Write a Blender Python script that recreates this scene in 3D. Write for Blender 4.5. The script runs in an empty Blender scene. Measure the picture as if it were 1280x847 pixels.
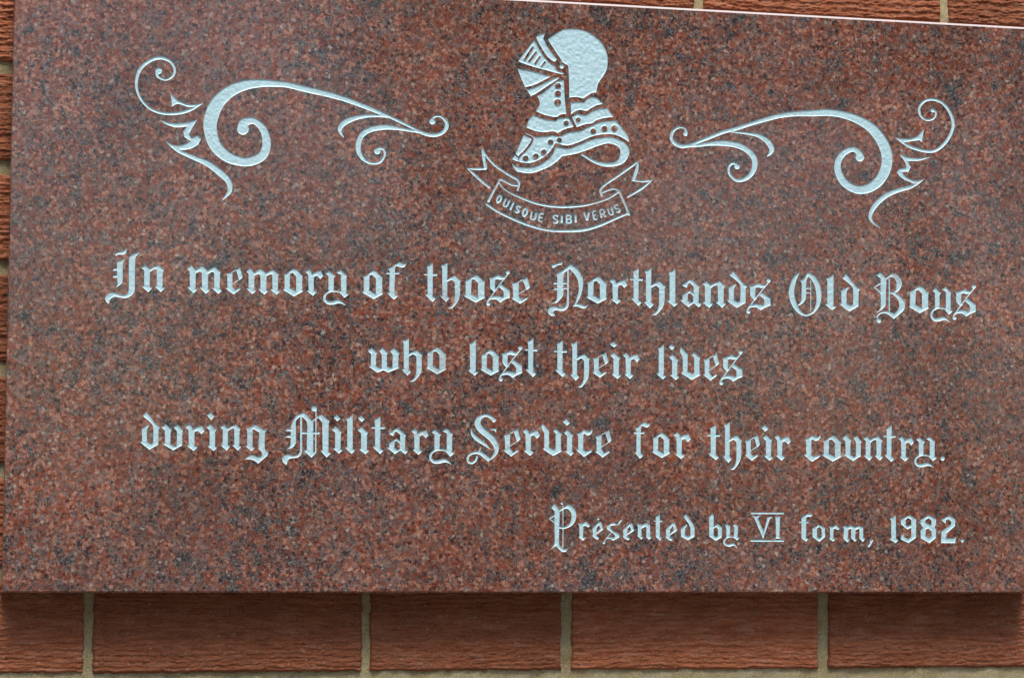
import bpy, bmesh, math, random
import numpy as np
from mathutils import Matrix, Vector
from mathutils.geometry import delaunay_2d_cdt

random.seed(7); rng = np.random.default_rng(7)
SC = bpy.context.scene
COL = SC.collection

# ------------------------------------------------------------------ camera
F_PX = 3200.0                       # focal length, in pixels of a 1280 wide frame
h = np.array([13360.0, 321.5, F_PX]); h /= np.linalg.norm(h)
xv = -(F_PX ** 2 + 321.5 * -47023.5) / 13360.0
v = np.array([xv, -47023.5, F_PX]); v /= np.linalg.norm(v)
n = np.cross(v, h)
M = np.array([h, n, v])             # camera (x right, y down, z forward) -> world (X right, Y into wall, Z up)
DIST = 2.1364                       # metres from lens to brick face
CAM = np.array([-0.540, -DIST, 1.510])
T = 0.030                           # plaque stands this far off the brick face
cam_d = bpy.data.cameras.new('camera'); cam = bpy.data.objects.new('camera', cam_d); COL.objects.link(cam)
cam_d.sensor_width = 36; cam_d.lens = F_PX / 1280 * 36
cam_d.clip_start = 0.05; cam_d.clip_end = 500
R = M @ np.diag([1.0, -1.0, -1.0])
mw = Matrix([list(R[0]) + [CAM[0]], list(R[1]) + [CAM[1]], list(R[2]) + [CAM[2]], [0, 0, 0, 1]])
cam.matrix_world = mw
SC.camera = cam

# ------------------------------------------------------------------ sky and sun (bright overcast)
SUN_EL, SUN_AZ = math.radians(65), math.radians(0)     # azimuth measured from straight in front of the wall
w = bpy.data.worlds.new('World'); SC.world = w; w.use_nodes = True
nt = w.node_tree; nt.nodes.clear()
sky = nt.nodes.new('ShaderNodeTexSky'); sky.sky_type = 'NISHITA'; sky.sun_disc = False
sky.sun_elevation = SUN_EL; sky.sun_rotation = math.pi
sky.air_density = 1.0; sky.dust_density = 3.0; sky.ozone_density = 1.0
bg = nt.nodes.new('ShaderNodeBackground'); bg.inputs[1].default_value = 0.115
wo = nt.nodes.new('ShaderNodeOutputWorld')
nt.links.new(sky.outputs[0], bg.inputs[0]); nt.links.new(bg.outputs[0], wo.inputs[0])
sd = bpy.data.lights.new('sun', 'SUN'); sd.energy = 2.7; sd.angle = math.radians(28); sd.color = (1.0, 0.97, 0.93)
sun = bpy.data.objects.new('sun', sd); COL.objects.link(sun)
sun.rotation_euler = (math.radians(90) - SUN_EL, 0, 0)  # shines towards +Y (the wall) and down
SC.view_settings.view_transform = 'Standard'; SC.view_settings.look = 'None'
SC.view_settings.exposure = 0.3; SC.view_settings.gamma = 1.0
SC.render.engine = 'CYCLES'

# ------------------------------------------------------------------ helpers
def to_plane(px, y):
    """photo pixels (1280x847 frame, n x 2) -> X, Z in metres on the vertical plane at depth y"""
    p = np.asarray(px, float)
    d = np.stack([p[:, 0] - 640, p[:, 1] - 423.5, np.full(len(p), F_PX)], 1) @ M.T
    t = (y - CAM[1]) / d[:, 1]
    return np.stack([CAM[0] + d[:, 0] * t, CAM[2] + d[:, 2] * t], 1)

def tag(o, label=None, cat=None, group=None, kind=None):
    if label: o['label'] = label
    if cat: o['category'] = cat
    if group: o['group'] = group
    if kind: o['kind'] = kind
    return o

def empty(name, loc):
    o = bpy.data.objects.new(name, None); COL.objects.link(o); o.location = loc; o.empty_display_size = 0.05
    return o

def mesh_obj(name, verts, faces, mat, parent=None, smooth=False):
    me = bpy.data.meshes.new(name); me.from_pydata([tuple(map(float, q)) for q in verts], [], [tuple(map(int, q)) for q in faces]); me.validate()
    if mat: me.materials.append(mat)
    if smooth: me.polygons.foreach_set('use_smooth', [True] * len(me.polygons))
    o = bpy.data.objects.new(name, me); COL.objects.link(o)
    if parent: o.parent = parent
    return o

def vnoise(x, y, seed):
    """smooth 2-D value noise, 0..1"""
    xi = np.floor(x).astype(np.int64); yi = np.floor(y).astype(np.int64)
    fx = x - xi; fy = y - yi; fx = fx * fx * (3 - 2 * fx); fy = fy * fy * (3 - 2 * fy)
    def hsh(a, b):
        k = (a * 374761393 + b * 668265263 + seed * 974711) & 0xffffffff
        k = ((k ^ (k >> 13)) * 1274126177) & 0xffffffff
        return ((k ^ (k >> 16)) & 0xffffff) / float(0xffffff)
    return ((hsh(xi, yi) * (1 - fx) + hsh(xi + 1, yi) * fx) * (1 - fy) +
            (hsh(xi, yi + 1) * (1 - fx) + hsh(xi + 1, yi + 1) * fx) * fy)

# ------------------------------------------------------------------ node material helpers
def new_mat(name):
    m = bpy.data.materials.new(name); m.use_nodes = True
    t = m.node_tree; b = t.nodes['Principled BSDF']
    return m, t, b
def N(t, typ, **kw):
    nd = t.nodes.new(typ)
    for k, val in kw.items():
        if k.startswith('i_'): nd.inputs[k[2:].replace('_', ' ')].default_value = val
        else: setattr(nd, k, val)
    return nd
def ramp(t, fac, stops, interp='LINEAR'):
    r = t.nodes.new('ShaderNodeValToRGB'); r.color_ramp.interpolation = interp
    e = r.color_ramp.elements
    while len(e) < len(stops): e.new(0.5)
    for q, (pos, c) in zip(e, stops):
        q.position = pos; q.color = (c, c, c, 1) if isinstance(c, (int, float)) else (*c, 1)
    t.links.new(fac, r.inputs[0]); return r.outputs[0]
def mix(t, f, a, b, blend='MIX'):
    m = t.nodes.new('ShaderNodeMix'); m.data_type = 'RGBA'; m.blend_type = blend
    for s, val in ((m.inputs[0], f), (m.inputs[6], a), (m.inputs[7], b)):
        if hasattr(val, 'is_linked'): t.links.new(val, s)
        elif isinstance(val, (int, float)): s.default_value = val
        else: s.default_value = (*val, 1)
    return m.outputs[2]
def noise(t, vec, scale, detail=2, rough=0.5, out=0):
    nd = N(t, 'ShaderNodeTexNoise'); nd.inputs['Scale'].default_value = scale
    nd.inputs['Detail'].default_value = detail; nd.inputs['Roughness'].default_value = rough
    t.links.new(vec, nd.inputs['Vector']); return nd.outputs[out]
def mapping(t, vec, scale=(1, 1, 1), loc=(0, 0, 0)):
    nd = N(t, 'ShaderNodeMapping'); nd.inputs['Scale'].default_value = scale; nd.inputs['Location'].default_value = loc
    t.links.new(vec, nd.inputs[0]); return nd.outputs[0]

# ---- red granite, polished
def granite():
    m, t, b = new_mat('polished_red_granite')
    co = N(t, 'ShaderNodeTexCoord').outputs['Object']
    wob = noise(t, co, 600, 3, 0.7, 1)
    vm = N(t, 'ShaderNodeVectorMath', operation='SCALE'); t.links.new(wob, vm.inputs[0]); vm.inputs['Scale'].default_value = 0.0032
    va = N(t, 'ShaderNodeVectorMath', operation='ADD'); t.links.new(co, va.inputs[0]); t.links.new(vm.outputs[0], va.inputs[1])
    p = va.outputs[0]
    def cells(scale):
        vo = N(t, 'ShaderNodeTexVoronoi', feature='F1'); vo.inputs['Scale'].default_value = scale
        t.links.new(p, vo.inputs['Vector'])
        sp = N(t, 'ShaderNodeSeparateColor'); t.links.new(vo.outputs['Color'], sp.inputs[0])
        return sp.outputs
    def madd(a, k, b_):
        nd = N(t, 'ShaderNodeMath', operation='MULTIPLY_ADD'); t.links.new(a, nd.inputs[0]); nd.inputs[1].default_value = k
        t.links.new(b_, nd.inputs[2]); return nd.outputs[0]
    A = cells(400); B = cells(800)
    sh = noise(t, co, 1150, 3, 0.8)
    f1 = madd(A[0], 0.62, noise(t, mapping(t, co, loc=(3, 1, 7)), 300, 4, 0.7))          # 0.2 .. 1.4
    feld = ramp(t, f1, [(0.42, (0.110, 0.034, 0.021)), (0.60, (0.200, 0.058, 0.034)), (0.80, (0.275, 0.087, 0.051)), (0.94, (0.255, 0.112, 0.078)), (1.0, (0.42, 0.200, 0.135))])
    f2 = madd(A[1], 0.5, noise(t, mapping(t, co, loc=(9, 4, 2)), 420, 4, 0.75))
    grey = ramp(t, f2, [(0.40, (0.042, 0.033, 0.030)), (0.65, (0.115, 0.084, 0.074)), (0.9, (0.225, 0.172, 0.152))])
    f3 = madd(B[0], 0.5, noise(t, mapping(t, co, loc=(5, 8, 1)), 700, 4, 0.75))
    dark = ramp(t, f3, [(0.45, (0.012, 0.016, 0.019)), (0.70, (0.034, 0.047, 0.053)), (0.90, (0.085, 0.100, 0.100)), (1.0, (0.24, 0.26, 0.25))])
    # quartz: loosely clustered greyer grains
    fg = ramp(t, madd(A[2], 0.34, noise(t, p, 95, 4, 0.65)), [(0.66, 0.0), (0.80, 0.85)])
    c1 = mix(t, fg, feld, grey)
    # biotite: smoky dark clusters of uneven size
    w1 = madd(B[2], 0.20, noise(t, p, 105, 5, 0.78))
    w2 = madd(noise(t, co, 11, 4, 0.65), 0.36, w1)
    fd = ramp(t, w2, [(0.805, 0.0), (0.905, 0.92)])
    c2 = mix(t, fd, c1, dark)
    bl = madd(noise(t, mapping(t, co, loc=(6, 3, 9)), 300, 3, 0.7), 0.30, noise(t, mapping(t, p, loc=(1, 7, 5)), 46, 3, 0.6))
    c2 = mix(t, ramp(t, bl, [(0.765, 0.0), (0.85, 0.88)]), c2, dark)
    S = cells(430)
    c3 = mix(t, ramp(t, S[0], [(0.93, 0.0), (0.95, 0.8)]), c2, (0.022, 0.022, 0.026))
    c4 = mix(t, ramp(t, S[1], [(0.978, 0.0), (0.99, 0.6)]), c3, (0.50, 0.42, 0.34))
    c5 = mix(t, 1.0, c4, ramp(t, sh, [(0.30, 0.50), (0.70, 1.55)]), 'MULTIPLY')
    c6 = mix(t, 1.0, c5, ramp(t, noise(t, co, 14, 3, 0.55), [(0.3, 0.84), (0.7, 1.16)]), 'MULTIPLY')
    c7 = mix(t, ramp(t, noise(t, mapping(t, co, loc=(2, 2, 2)), 10, 3, 0.6), [(0.45, 0.0), (0.75, 0.35)]), c6, mix(t, 0.5, c6, (0.20, 0.14, 0.135)))
    t.links.new(c7, b.inputs['Base Color'])
    # wiped and weathered polish
    rr = ramp(t, noise(t, mapping(t, co, (1, 1, 1.8)), 7, 4, 0.62), [(0.32, 0.045), (0.68, 0.11)])
    t.links.new(rr, b.inputs['Roughness'])
    b.inputs['IOR'].default_value = 1.60
    bp = N(t, 'ShaderNodeBump'); bp.inputs['Strength'].default_value = 0.04; bp.inputs['Distance'].default_value = 0.0002
    t.links.new(noise(t, co, 700, 2), bp.inputs['Height']); t.links.new(bp.outputs[0], b.inputs['Normal'])
    return m
GRANITE = granite()

# ---- granite arris, duller finish; skylight caught on the edge is painted as pale colour
def edge_highlight():
    m = GRANITE.copy(); m.name = 'granite_edge_painted_highlight'
    t = m.node_tree; b = t.nodes['Principled BSDF']
    l = b.inputs['Base Color'].links[0].from_socket
    t.links.new(mix(t, 0.8, l, (0.70, 0.62, 0.60)), b.inputs['Base Color'])  # pale tone put into the colour for the edge highlight
    for q in list(b.inputs['Roughness'].links): t.links.remove(q)
    b.inputs['Roughness'].default_value = 0.42
    return m
EDGE_HIGHLIGHT = edge_highlight()

# ---- silver paint in the cut letters
def paint():
    m, t, b = new_mat('silver_paint_in_engraving')
    co = N(t, 'ShaderNodeTexCoord').outputs['Object']
    a = noise(t, co, 420, 3, 0.65); c = noise(t, co, 60, 3, 0.6)
    col = mix(t, ramp(t, a, [(0.3, 0.0), (0.7, 1.0)]), (0.50, 0.79, 0.86), (0.70, 0.93, 0.97))
    col = mix(t, ramp(t, c, [(0.35, 0.0), (0.75, 0.5)]), col, (0.60, 0.84, 0.88))
    # a few places where the paint has worn back to the stone
    wr = N(t, 'ShaderNodeMath', operation='MULTIPLY_ADD'); t.links.new(noise(t, co, 900, 2, 0.6), wr.inputs[0]); wr.inputs[1].default_value = 0.45
    t.links.new(noise(t, co, 17, 2, 0.5), wr.inputs[2])
    col = mix(t, ramp(t, wr.outputs[0], [(0.83, 0.0), (0.95, 0.45)]), col, (0.40, 0.33, 0.31))
    t.links.new(col, b.inputs['Base Color'])
    b.inputs['Metallic'].default_value = 0.15; b.inputs['Roughness'].default_value = 0.5
    bp = N(t, 'ShaderNodeBump'); bp.inputs['Strength'].default_value = 0.5; bp.inputs['Distance'].default_value = 0.0005
    t.links.new(noise(t, co, 520, 3, 0.6), bp.inputs['Height']); t.links.new(bp.outputs[0], b.inputs['Normal'])
    return m
PAINT = paint()

# ---- brick and mortar
def brick_mat():
    m, t, b = new_mat('rustic_face_brick')
    co0 = N(t, 'ShaderNodeTexCoord').outputs['Object']
    oi = N(t, 'ShaderNodeObjectInfo').outputs['Random']
    cmb = N(t, 'ShaderNodeCombineXYZ'); sc = N(t, 'ShaderNodeMath', operation='MULTIPLY'); t.links.new(oi, sc.inputs[0]); sc.inputs[1].default_value = 37.0
    t.links.new(sc.outputs[0], cmb.inputs[0]); t.links.new(sc.outputs[0], cmb.inputs[1])
    va = N(t, 'ShaderNodeVectorMath', operation='ADD'); t.links.new(co0, va.inputs[0]); t.links.new(cmb.outputs[0], va.inputs[1])
    co = va.outputs[0]
    st = mapping(t, co, (45, 40, 260))
    a = noise(t, st, 1.0, 5, 0.65); g = noise(t, co, 900, 3, 0.7); c = noise(t, co, 22, 3, 0.6)
    col = ramp(t, a, [(0.28, (0.32, 0.092, 0.036)), (0.5, (0.47, 0.155, 0.068)), (0.72, (0.55, 0.255, 0.150))])
    col = mix(t, ramp(t, c, [(0.4, 0.0), (0.75, 0.45)]), col, (0.30, 0.105, 0.048))
    col = mix(t, 1.0, col, ramp(t, g, [(0.3, 0.72), (0.7, 1.22)]), 'MULTIPLY')
    col = mix(t, 1.0, col, ramp(t, oi, [(0.0, 0.74), (1.0, 1.20)]), 'MULTIPLY')
    vo = N(t, 'ShaderNodeTexVoronoi', feature='F1'); vo.inputs['Scale'].default_value = 95
    t.links.new(co, vo.inputs['Vector'])
    col = mix(t, ramp(t, vo.outputs['Distance'], [(0.055, 0.75), (0.10, 0.0)]), col, (0.44, 0.34, 0.25))
    col = mix(t, ramp(t, noise(t, mapping(t, co, (1, 1, 2.2)), 16, 5, 0.7), [(0.56, 0.0), (0.76, 0.40)]), col, (0.150, 0.065, 0.045))
    col = mix(t, ramp(t, noise(t, mapping(t, co, (38, 40, 330), (7, 0, 3)), 1.0, 4, 0.6), [(0.455, 0.0), (0.485, 0.55), (0.515, 0.0)]), col, (0.070, 0.028, 0.018))
    col = mix(t, ramp(t, noise(t, mapping(t, co, loc=(4, 4, 4)), 130, 4, 0.7), [(0.61, 0.0), (0.70, 0.35)]), col, (0.45, 0.33, 0.25))
    col = mix(t, ramp(t, noise(t, co, 520, 2, 0.6), [(0.30, 0.8), (0.38, 0.0)]), col, (0.060, 0.030, 0.022))
    t.links.new(col, b.inputs['Base Color']); b.inputs['Roughness'].default_value = 0.85
    b.inputs['Specular IOR Level'].default_value = 0.3
    ad = N(t, 'ShaderNodeMath', operation='MULTIPLY_ADD'); t.links.new(g, ad.inputs[0]); ad.inputs[1].default_value = 0.4; t.links.new(a, ad.inputs[2])
    bp = N(t, 'ShaderNodeBump'); bp.inputs['Strength'].default_value = 0.7; bp.inputs['Distance'].default_value = 0.0012
    t.links.new(ad.outputs[0], bp.inputs['Height']); t.links.new(bp.outputs[0], b.inputs['Normal'])
    return m
BRICK = brick_mat()
def mortar_mat():
    m, t, b = new_mat('sandy_lime_mortar')
    co = N(t, 'ShaderNodeTexCoord').outputs['Object']
    a = noise(t, co, 35, 4, 0.6); g = noise(t, co, 1100, 3, 0.7); k = noise(t, co, 240, 3, 0.6)
    col = ramp(t, a, [(0.3, (0.42, 0.335, 0.16)), (0.5, (0.54, 0.45, 0.24)), (0.72, (0.62, 0.56, 0.36))])
    col = mix(t, ramp(t, k, [(0.55, 0.0), (0.75, 0.45)]), col, (0.42, 0.45, 0.38))
    col = mix(t, 1.0, col, ramp(t, g, [(0.32, 0.50), (0.68, 1.35)]), 'MULTIPLY')
    col = mix(t, ramp(t, noise(t, co, 330, 3, 0.7), [(0.60, 0.0), (0.70, 0.6)]), col, (0.13, 0.105, 0.07))
    t.links.new(col, b.inputs['Base Color']); b.inputs['Roughness'].default_value = 0.92
    bp = N(t, 'ShaderNodeBump'); bp.inputs['Strength'].default_value = 0.8; bp.inputs['Distance'].default_value = 0.001
    t.links.new(g, bp.inputs['Height']); t.links.new(bp.outputs[0], b.inputs['Normal'])
    return m
MORTAR = mortar_mat()
def ground_mat():
    m, t, b = new_mat('grey_concrete_paving')
    co = N(t, 'ShaderNodeTexCoord').outputs['Object']
    col = ramp(t, noise(t, co, 3, 6, 0.65), [(0.3, (0.075, 0.072, 0.066)), (0.7, (0.135, 0.13, 0.12))])
    col = mix(t, 1.0, col, ramp(t, noise(t, co, 220, 3, 0.7), [(0.3, 0.8), (0.7, 1.15)]), 'MULTIPLY')
    t.links.new(col, b.inputs['Base Color']); b.inputs['Roughness'].default_value = 0.9
    return m

# ------------------------------------------------------------------ the setting: ground
S = 60
g = mesh_obj('ground', [(-S, -S, 0), (S, -S, 0), (S, S, 0), (-S, S, 0)], [(0, 1, 2, 3)], ground_mat())
tag(g, kind='structure')

# ------------------------------------------------------------------ unseen trees and shrubs added opposite to shape mirrored light, block low sky
def leaf_mat(name, a, b_):
    m, t, b = new_mat(name)
    t.links.new(ramp(t, noise(t, N(t, 'ShaderNodeTexCoord').outputs['Object'], 2.5, 4, 0.6), [(0.3, a), (0.7, b_)]), b.inputs['Base Color'])
    b.inputs['Roughness'].default_value = 0.6
    return m
def leaves(name, clumps, per, size, mat):
    P = []
    for (cx, cy, cz, r) in clumps:
        d = rng.normal(size=(per, 3)); d /= np.linalg.norm(d, axis=1)[:, None]
        P.append(np.array([cx, cy, cz]) + d * (r * rng.random((per, 1)) ** 0.45) * [1, 1, 0.8])
    P = np.vstack(P); k = len(P)
    u = rng.normal(size=(k, 3)); u /= np.linalg.norm(u, axis=1)[:, None]
    w_ = np.cross(u, rng.normal(size=(k, 3))); w_ /= np.linalg.norm(w_, axis=1)[:, None]
    sz = size * (0.6 + 0.8 * rng.random((k, 1)))
    V = np.stack([P - u * sz, P + w_ * sz * .5, P + u * sz, P - w_ * sz * .5], 1).reshape(-1, 3)
    o = mesh_obj(name, V, np.arange(4 * k).reshape(k, 4), mat)
    tag(o, kind='stuff'); return o
LEAF = leaf_mat('dark_leaves', (0.022, 0.034, 0.014), (0.060, 0.085, 0.030))
cl = []
for i in range(170):
    x = rng.uniform(1.9, 17) if i % 2 else rng.uniform(-16, -1.2)
    cl.append((x, -13 + rng.uniform(-1.3, 1.3), rng.uniform(4.15 if x > 4.3 else 3.55, 7.8), rng.uniform(0.8, 1.2)))
belt = leaves('added_tree_belt', cl, 420, 0.14, LEAF)  # added out of view; gaps placed for bright patches in the polish
V, Fc = [], []
for x in (-13, -9.6, -6.1, -3.0, 2.6, 5.7, 9.2, 13.4):
    for k in range(4):
        zz = k * 1.9; rr_ = 0.20 - 0.035 * k; b0 = len(V)
        for a in range(8): V.append((x + 0.08 * math.sin(k * 2 + x) + rr_ * math.cos(a * math.pi / 4), -13 + rr_ * math.sin(a * math.pi / 4), zz))
        if k: Fc += [(b0 - 8 + a, b0 - 8 + (a + 1) % 8, b0 + (a + 1) % 8, b0 + a) for a in range(8)]
bm_, bt, bb = new_mat('grey_bark'); bb.inputs['Base Color'].default_value = (0.10, 0.08, 0.06, 1); bb.inputs['Roughness'].default_value = 0.9
tag(mesh_obj('added_tree_trunks', V, Fc, bm_), kind='stuff')
cl = [(x + rng.uniform(-.2, .2), -12.0 + rng.uniform(-.3, .3), zz, rng.uniform(0.45, 0.62)) for x in np.arange(-14, 16, 0.62) for zz in (0.4, 0.95, 1.45, 2.0, 2.5) if zz < (1.2 if x > 3.9 else 1.6) or 0.9 < x < 3.9 or x < -1.5]
leaves('added_hedge', cl, 190, 0.09, leaf_mat('hedge_leaves', (0.035, 0.040, 0.020), (0.085, 0.090, 0.045)))  # added out of view to darken the reflection and hold back low sky

# ------------------------------------------------------------------ brick wall
BL, BH, JT = 0.2262, 0.0735, 0.0061                  # brick length, height, joint
PX = lambda x, y: to_plane([(x, y)], 0.0)[0]
bed = [PX(5, 844)[1] + 0.0833 * r for r in range(-11, 13)]      # bed joint centre lines; course r lies above bed[r]
jb = [PX(110.5, 790)[0], PX(458, 790)[0], PX(709, 790)[0], PX(1031.5, 790)[0]]
jt = [PX(874.5, 3)[0], PX(1181, 12)[0]]
MODL = BL + JT
X0, X1 = -1.28, 1.30
wall = empty('brick_wall', (0, 0, 0))
tag(wall, 'red rustic face brick wall with sandy mortar joints behind the granite plaque', 'wall')

def brick_mesh(L, seed, rough=False, dense=True):
    sx, sz = (0.0011, 0.00062) if dense else (0.003, 0.0012)
    nx = int(L / sx); nz = int(BH / sz)
    X, Z = np.meshgrid(np.linspace(-L / 2, L / 2, nx), np.linspace(-BH / 2, BH / 2, nz), indexing='ij')
    xm, zm = X * 1000 + 500, Z * 1000 + 500
    wz = zm + (2.4 if rough else 1.3) * (vnoise(xm / 24, zm / 14, seed) - .5) + (1.3 if rough else 0.7) * (vnoise(xm / 6, zm / 5, seed + 1) - .5) + 0.9 * (vnoise(xm / 2.2, zm / 2.5, seed + 31) - .5)
    a = vnoise(xm / 14, wz / 2.4, seed + 2); b2 = vnoise(xm / 5, wz / 1.4, seed + 3); c = vnoise(xm / 1.6, wz / 1.0, seed + 4)
    rid = 1 - np.abs(2 * a - 1)
    drag = (wz / 4.3 + 1.3 * vnoise(xm / 45, zm / 22, seed + 5)) % 1.0        # torn lips: slow rise, sharp drop
    drag = np.where(drag < 0.8, drag / 0.8, (1 - drag) / 0.2)
    amt = np.clip(0.25 + 1.3 * vnoise(xm / 60, zm / 18, seed + 6), 0, 1)
    hgt = 0.0004 * rid + 0.0007 * b2 + 0.0009 * c + 0.0006 * drag * amt
    if rough:
        a = vnoise(xm / 20, wz / 4.2, seed + 2); dr = (wz / 6.2 + 1.6 * vnoise(xm / 38, zm / 25, seed + 5)) % 1.0
        dr = np.where(dr < 0.75, dr / 0.75, (1 - dr) / 0.25)
        brk = np.clip(2.2 * vnoise(xm / 9, wz / 5, seed + 41) - 0.3, 0, 1)
        hgt = 0.0009 * (1 - np.abs(2 * a - 1)) + 0.0012 * b2 + 0.0010 * c + 0.0014 * dr * amt * (0.35 + 0.65 * brk) - 0.0008
    # broken, rounded arrises
    e = 0.0013 * vnoise(xm / 5, zm * 0, seed + 7) + 0.0005 * vnoise(xm / 1.7, zm * 0, seed + 8)
    dz = np.minimum(BH / 2 - np.abs(Z), L / 2 - np.abs(X))
    rnd = np.clip(1 - dz / 0.0026, 0, 1) ** 2 * 0.0030
    Y = -hgt + rnd + 0.0020
    Zs = Z * (1 - 2 * e / BH * np.clip(np.abs(Z) / (BH / 2), 0, 1) ** 6)
    e2 = 0.0013 * vnoise(zm / 6, xm * 0, seed + 9) + 0.0008 * vnoise(zm / 1.8, xm * 0, seed + 10)
    Xs = X * (1 - 2 * e2 / L * np.clip(np.abs(X) / (L / 2), 0, 1) ** 30)
    V = np.stack([Xs, Y, Zs], -1).reshape(-1, 3)
    idx = np.arange(nx * nz).reshape(nx, nz)
    Fq = np.stack([idx[:-1, :-1], idx[1:, :-1], idx[1:, 1:], idx[:-1, 1:]], -1).reshape(-1, 4)
    ring = list(idx[:, 0]) + list(idx[-1, 1:]) + list(idx[-2::-1, -1]) + list(idx[0, -2:0:-1])
    base = len(V); back = V[ring].copy(); back[:, 1] = 0.055
    V = np.vstack([V, back]); k = len(ring)
    sides = [(ring[i], base + i, base + (i + 1) % k, ring[(i + 1) % k]) for i in range(k)]
    faces = [tuple(q) for q in Fq.tolist()] + sides
    me = bpy.data.meshes.new('brick'); me.from_pydata(V.tolist(), [], faces); me.materials.append(BRICK)
    me.polygons.foreach_set('use_smooth', [i < len(Fq) for i in range(len(faces))])
    me.update(); return me

FULL = [brick_mesh(BL, 11 + 20 * i) for i in range(6)]
ROUGH = [brick_mesh(BL, 211 + 20 * i, True) for i in range(5)]
CUT = brick_mesh(jb[2] - jb[1] - JT, 501)
PLQ = to_plane([(2, 740.5), (1297, 741.5), (680, 0.3)], -T)
PX0, PX1, PZ0, PZ1 = PLQ[0][0], PLQ[1][0], PLQ[0][1], PLQ[2][1]
joints_seen = []
cnt = 0
for r in range(len(bed) - 1):
    rr = r - 11
    zc = (bed[r] + bed[r + 1]) / 2
    if rr == 0:
        js = list(jb)
    elif rr == 7 or rr == 6:
        js = list(jt) if rr == 7 else [jt[0] + MODL / 2, jt[1] + MODL / 2]
    else:
        o = jb[0] + (MODL / 2 if rr % 2 else 0) + 0.004 * (rng.random() - .5)
        js = [o, o + MODL]
    while js[0] > X0: js.insert(0, js[0] - MODL)
    while js[-1] < X1: js.append(js[-1] + MODL)
    for a, b_ in zip(js[:-1], js[1:]):
        if a > PX0 + 0.02 and b_ < PX1 - 0.02 and bed[r] > PZ0 + 0.02 and bed[r + 1] < PZ1 - 0.015: continue   # wholly behind the plaque
        L = b_ - a
        me = CUT if abs(L - MODL) > 0.01 else (FULL[int(rng.integers(0, 6))] if rr == 0 else ROUGH[int(rng.integers(0, 5))])
        o = bpy.data.objects.new('brick', me); COL.objects.link(o); o.parent = wall
        flip = rng.random() < 0.5 and me is not CUT
        dzr, szr = {0: (-0.0030, 1.035), 6: (-0.0035, 0.93), -1: (-0.0055, 1.0)}.get(rr, ((-0.0055, 1.0) if rr < 0 else (0, 1.0)) if rr < 7 else (-0.0085, 1.0))
        o.scale = (1, 1, szr)
        o.location = ((a + b_) / 2 + (rng.random() - .5) * 0.0012, (rng.random() - .5) * 0.0014, zc + dzr + (rng.random() - .5) * 0.001)
        o.rotation_euler = (0, math.radians((rng.random() - .5) * 0.35) + (math.pi if flip else 0), 0)
        cnt += 1
print('bricks', cnt)
# mortar: a slightly hollow, sandy bed 3 mm behind the brick face
mx = np.arange(X0 - 0.1, X1 + 0.1, 0.0045); mz = np.arange(bed[0] - 0.005, bed[-1] + 0.01, 0.0045)
Xg, Zg = np.meshgrid(mx, mz, indexing='ij')
Yg = 0.0024 + 0.0022 * vnoise(Xg * 210, Zg * 210, 91) + 0.0012 * vnoise(Xg * 38, Zg * 38, 92)
idx = np.arange(Xg.size).reshape(Xg.shape)
Fm = np.stack([idx[:-1, :-1], idx[1:, :-1], idx[1:, 1:], idx[:-1, 1:]], -1).reshape(-1, 4)
mo = mesh_obj('mortar', np.stack([Xg, Yg, Zg], -1).reshape(-1, 3), Fm, MORTAR, wall, True)

# ------------------------------------------------------------------ drawing of the engraving
# shapes: ('p', pts) straight outline, ('s', pts) outline with smooth runs, ('b', [(x, y, width)..]) brush stroke,
# ('c', x, y, r) disc; a leading '-' cuts the shape back out.  Coordinates: tenths of a photo pixel.
def smooth_closed(pts, sub=5, cos_c=0.72):
    P = np.array(pts, float); k = len(P); out = []
    corner = []
    for i in range(k):
        a = P[i] - P[i - 1]; b = P[(i + 1) % k] - P[i]
        corner.append(np.dot(a, b) / (np.linalg.norm(a) * np.linalg.norm(b) + 1e-9) < cos_c)
    for i in range(k):
        p0, p1, p2, p3 = P[i - 1], P[i], P[(i + 1) % k], P[(i + 2) % k]
        m1 = (p2 - p1) if corner[i] else (p2 - p0) / 2
        m2 = (p2 - p1) if corner[(i + 1) % k] else (p3 - p1) / 2
        L = np.linalg.norm(p2 - p1)
        for m_ in (0, 1):
            pass
        m1 = m1 * min(1, L / (np.linalg.norm(m1) + 1e-9)); m2 = m2 * min(1, L / (np.linalg.norm(m2) + 1e-9))
        for s in range(sub):
            t = s / sub
            out.append((2*t**3-3*t**2+1)*p1 + (t**3-2*t**2+t)*m1 + (-2*t**3+3*t**2)*p2 + (t**3-t**2)*m2)
            if corner[i] and corner[(i + 1) % k]: break
    return np.array(out)

def brush(pts, sub=5):
    P = np.array(pts, float); k = len(P)
    if k > 2:
        Q = []
        for i in range(k - 1):
            p0 = P[max(i - 1, 0)]; p1 = P[i]; p2 = P[i + 1]; p3 = P[min(i + 2, k - 1)]
            for s in range(sub):
                t = s / sub
                Q.append(0.5 * ((2*p1) + (p2-p0)*t + (2*p0-5*p1+4*p2-p3)*t*t + (-p0+3*p1-3*p2+p3)*t**3))
        Q.append(P[-1]); P = np.array(Q)
    d = np.gradient(P[:, :2], axis=0); d /= np.linalg.norm(d, axis=1)[:, None] + 1e-9
    nn = np.stack([-d[:, 1], d[:, 0]], 1); hw = np.maximum(P[:, 2:3], 3) / 2
    return P[:, :2] + nn * hw, P[:, :2] - nn * hw, P[:, :2]

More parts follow.
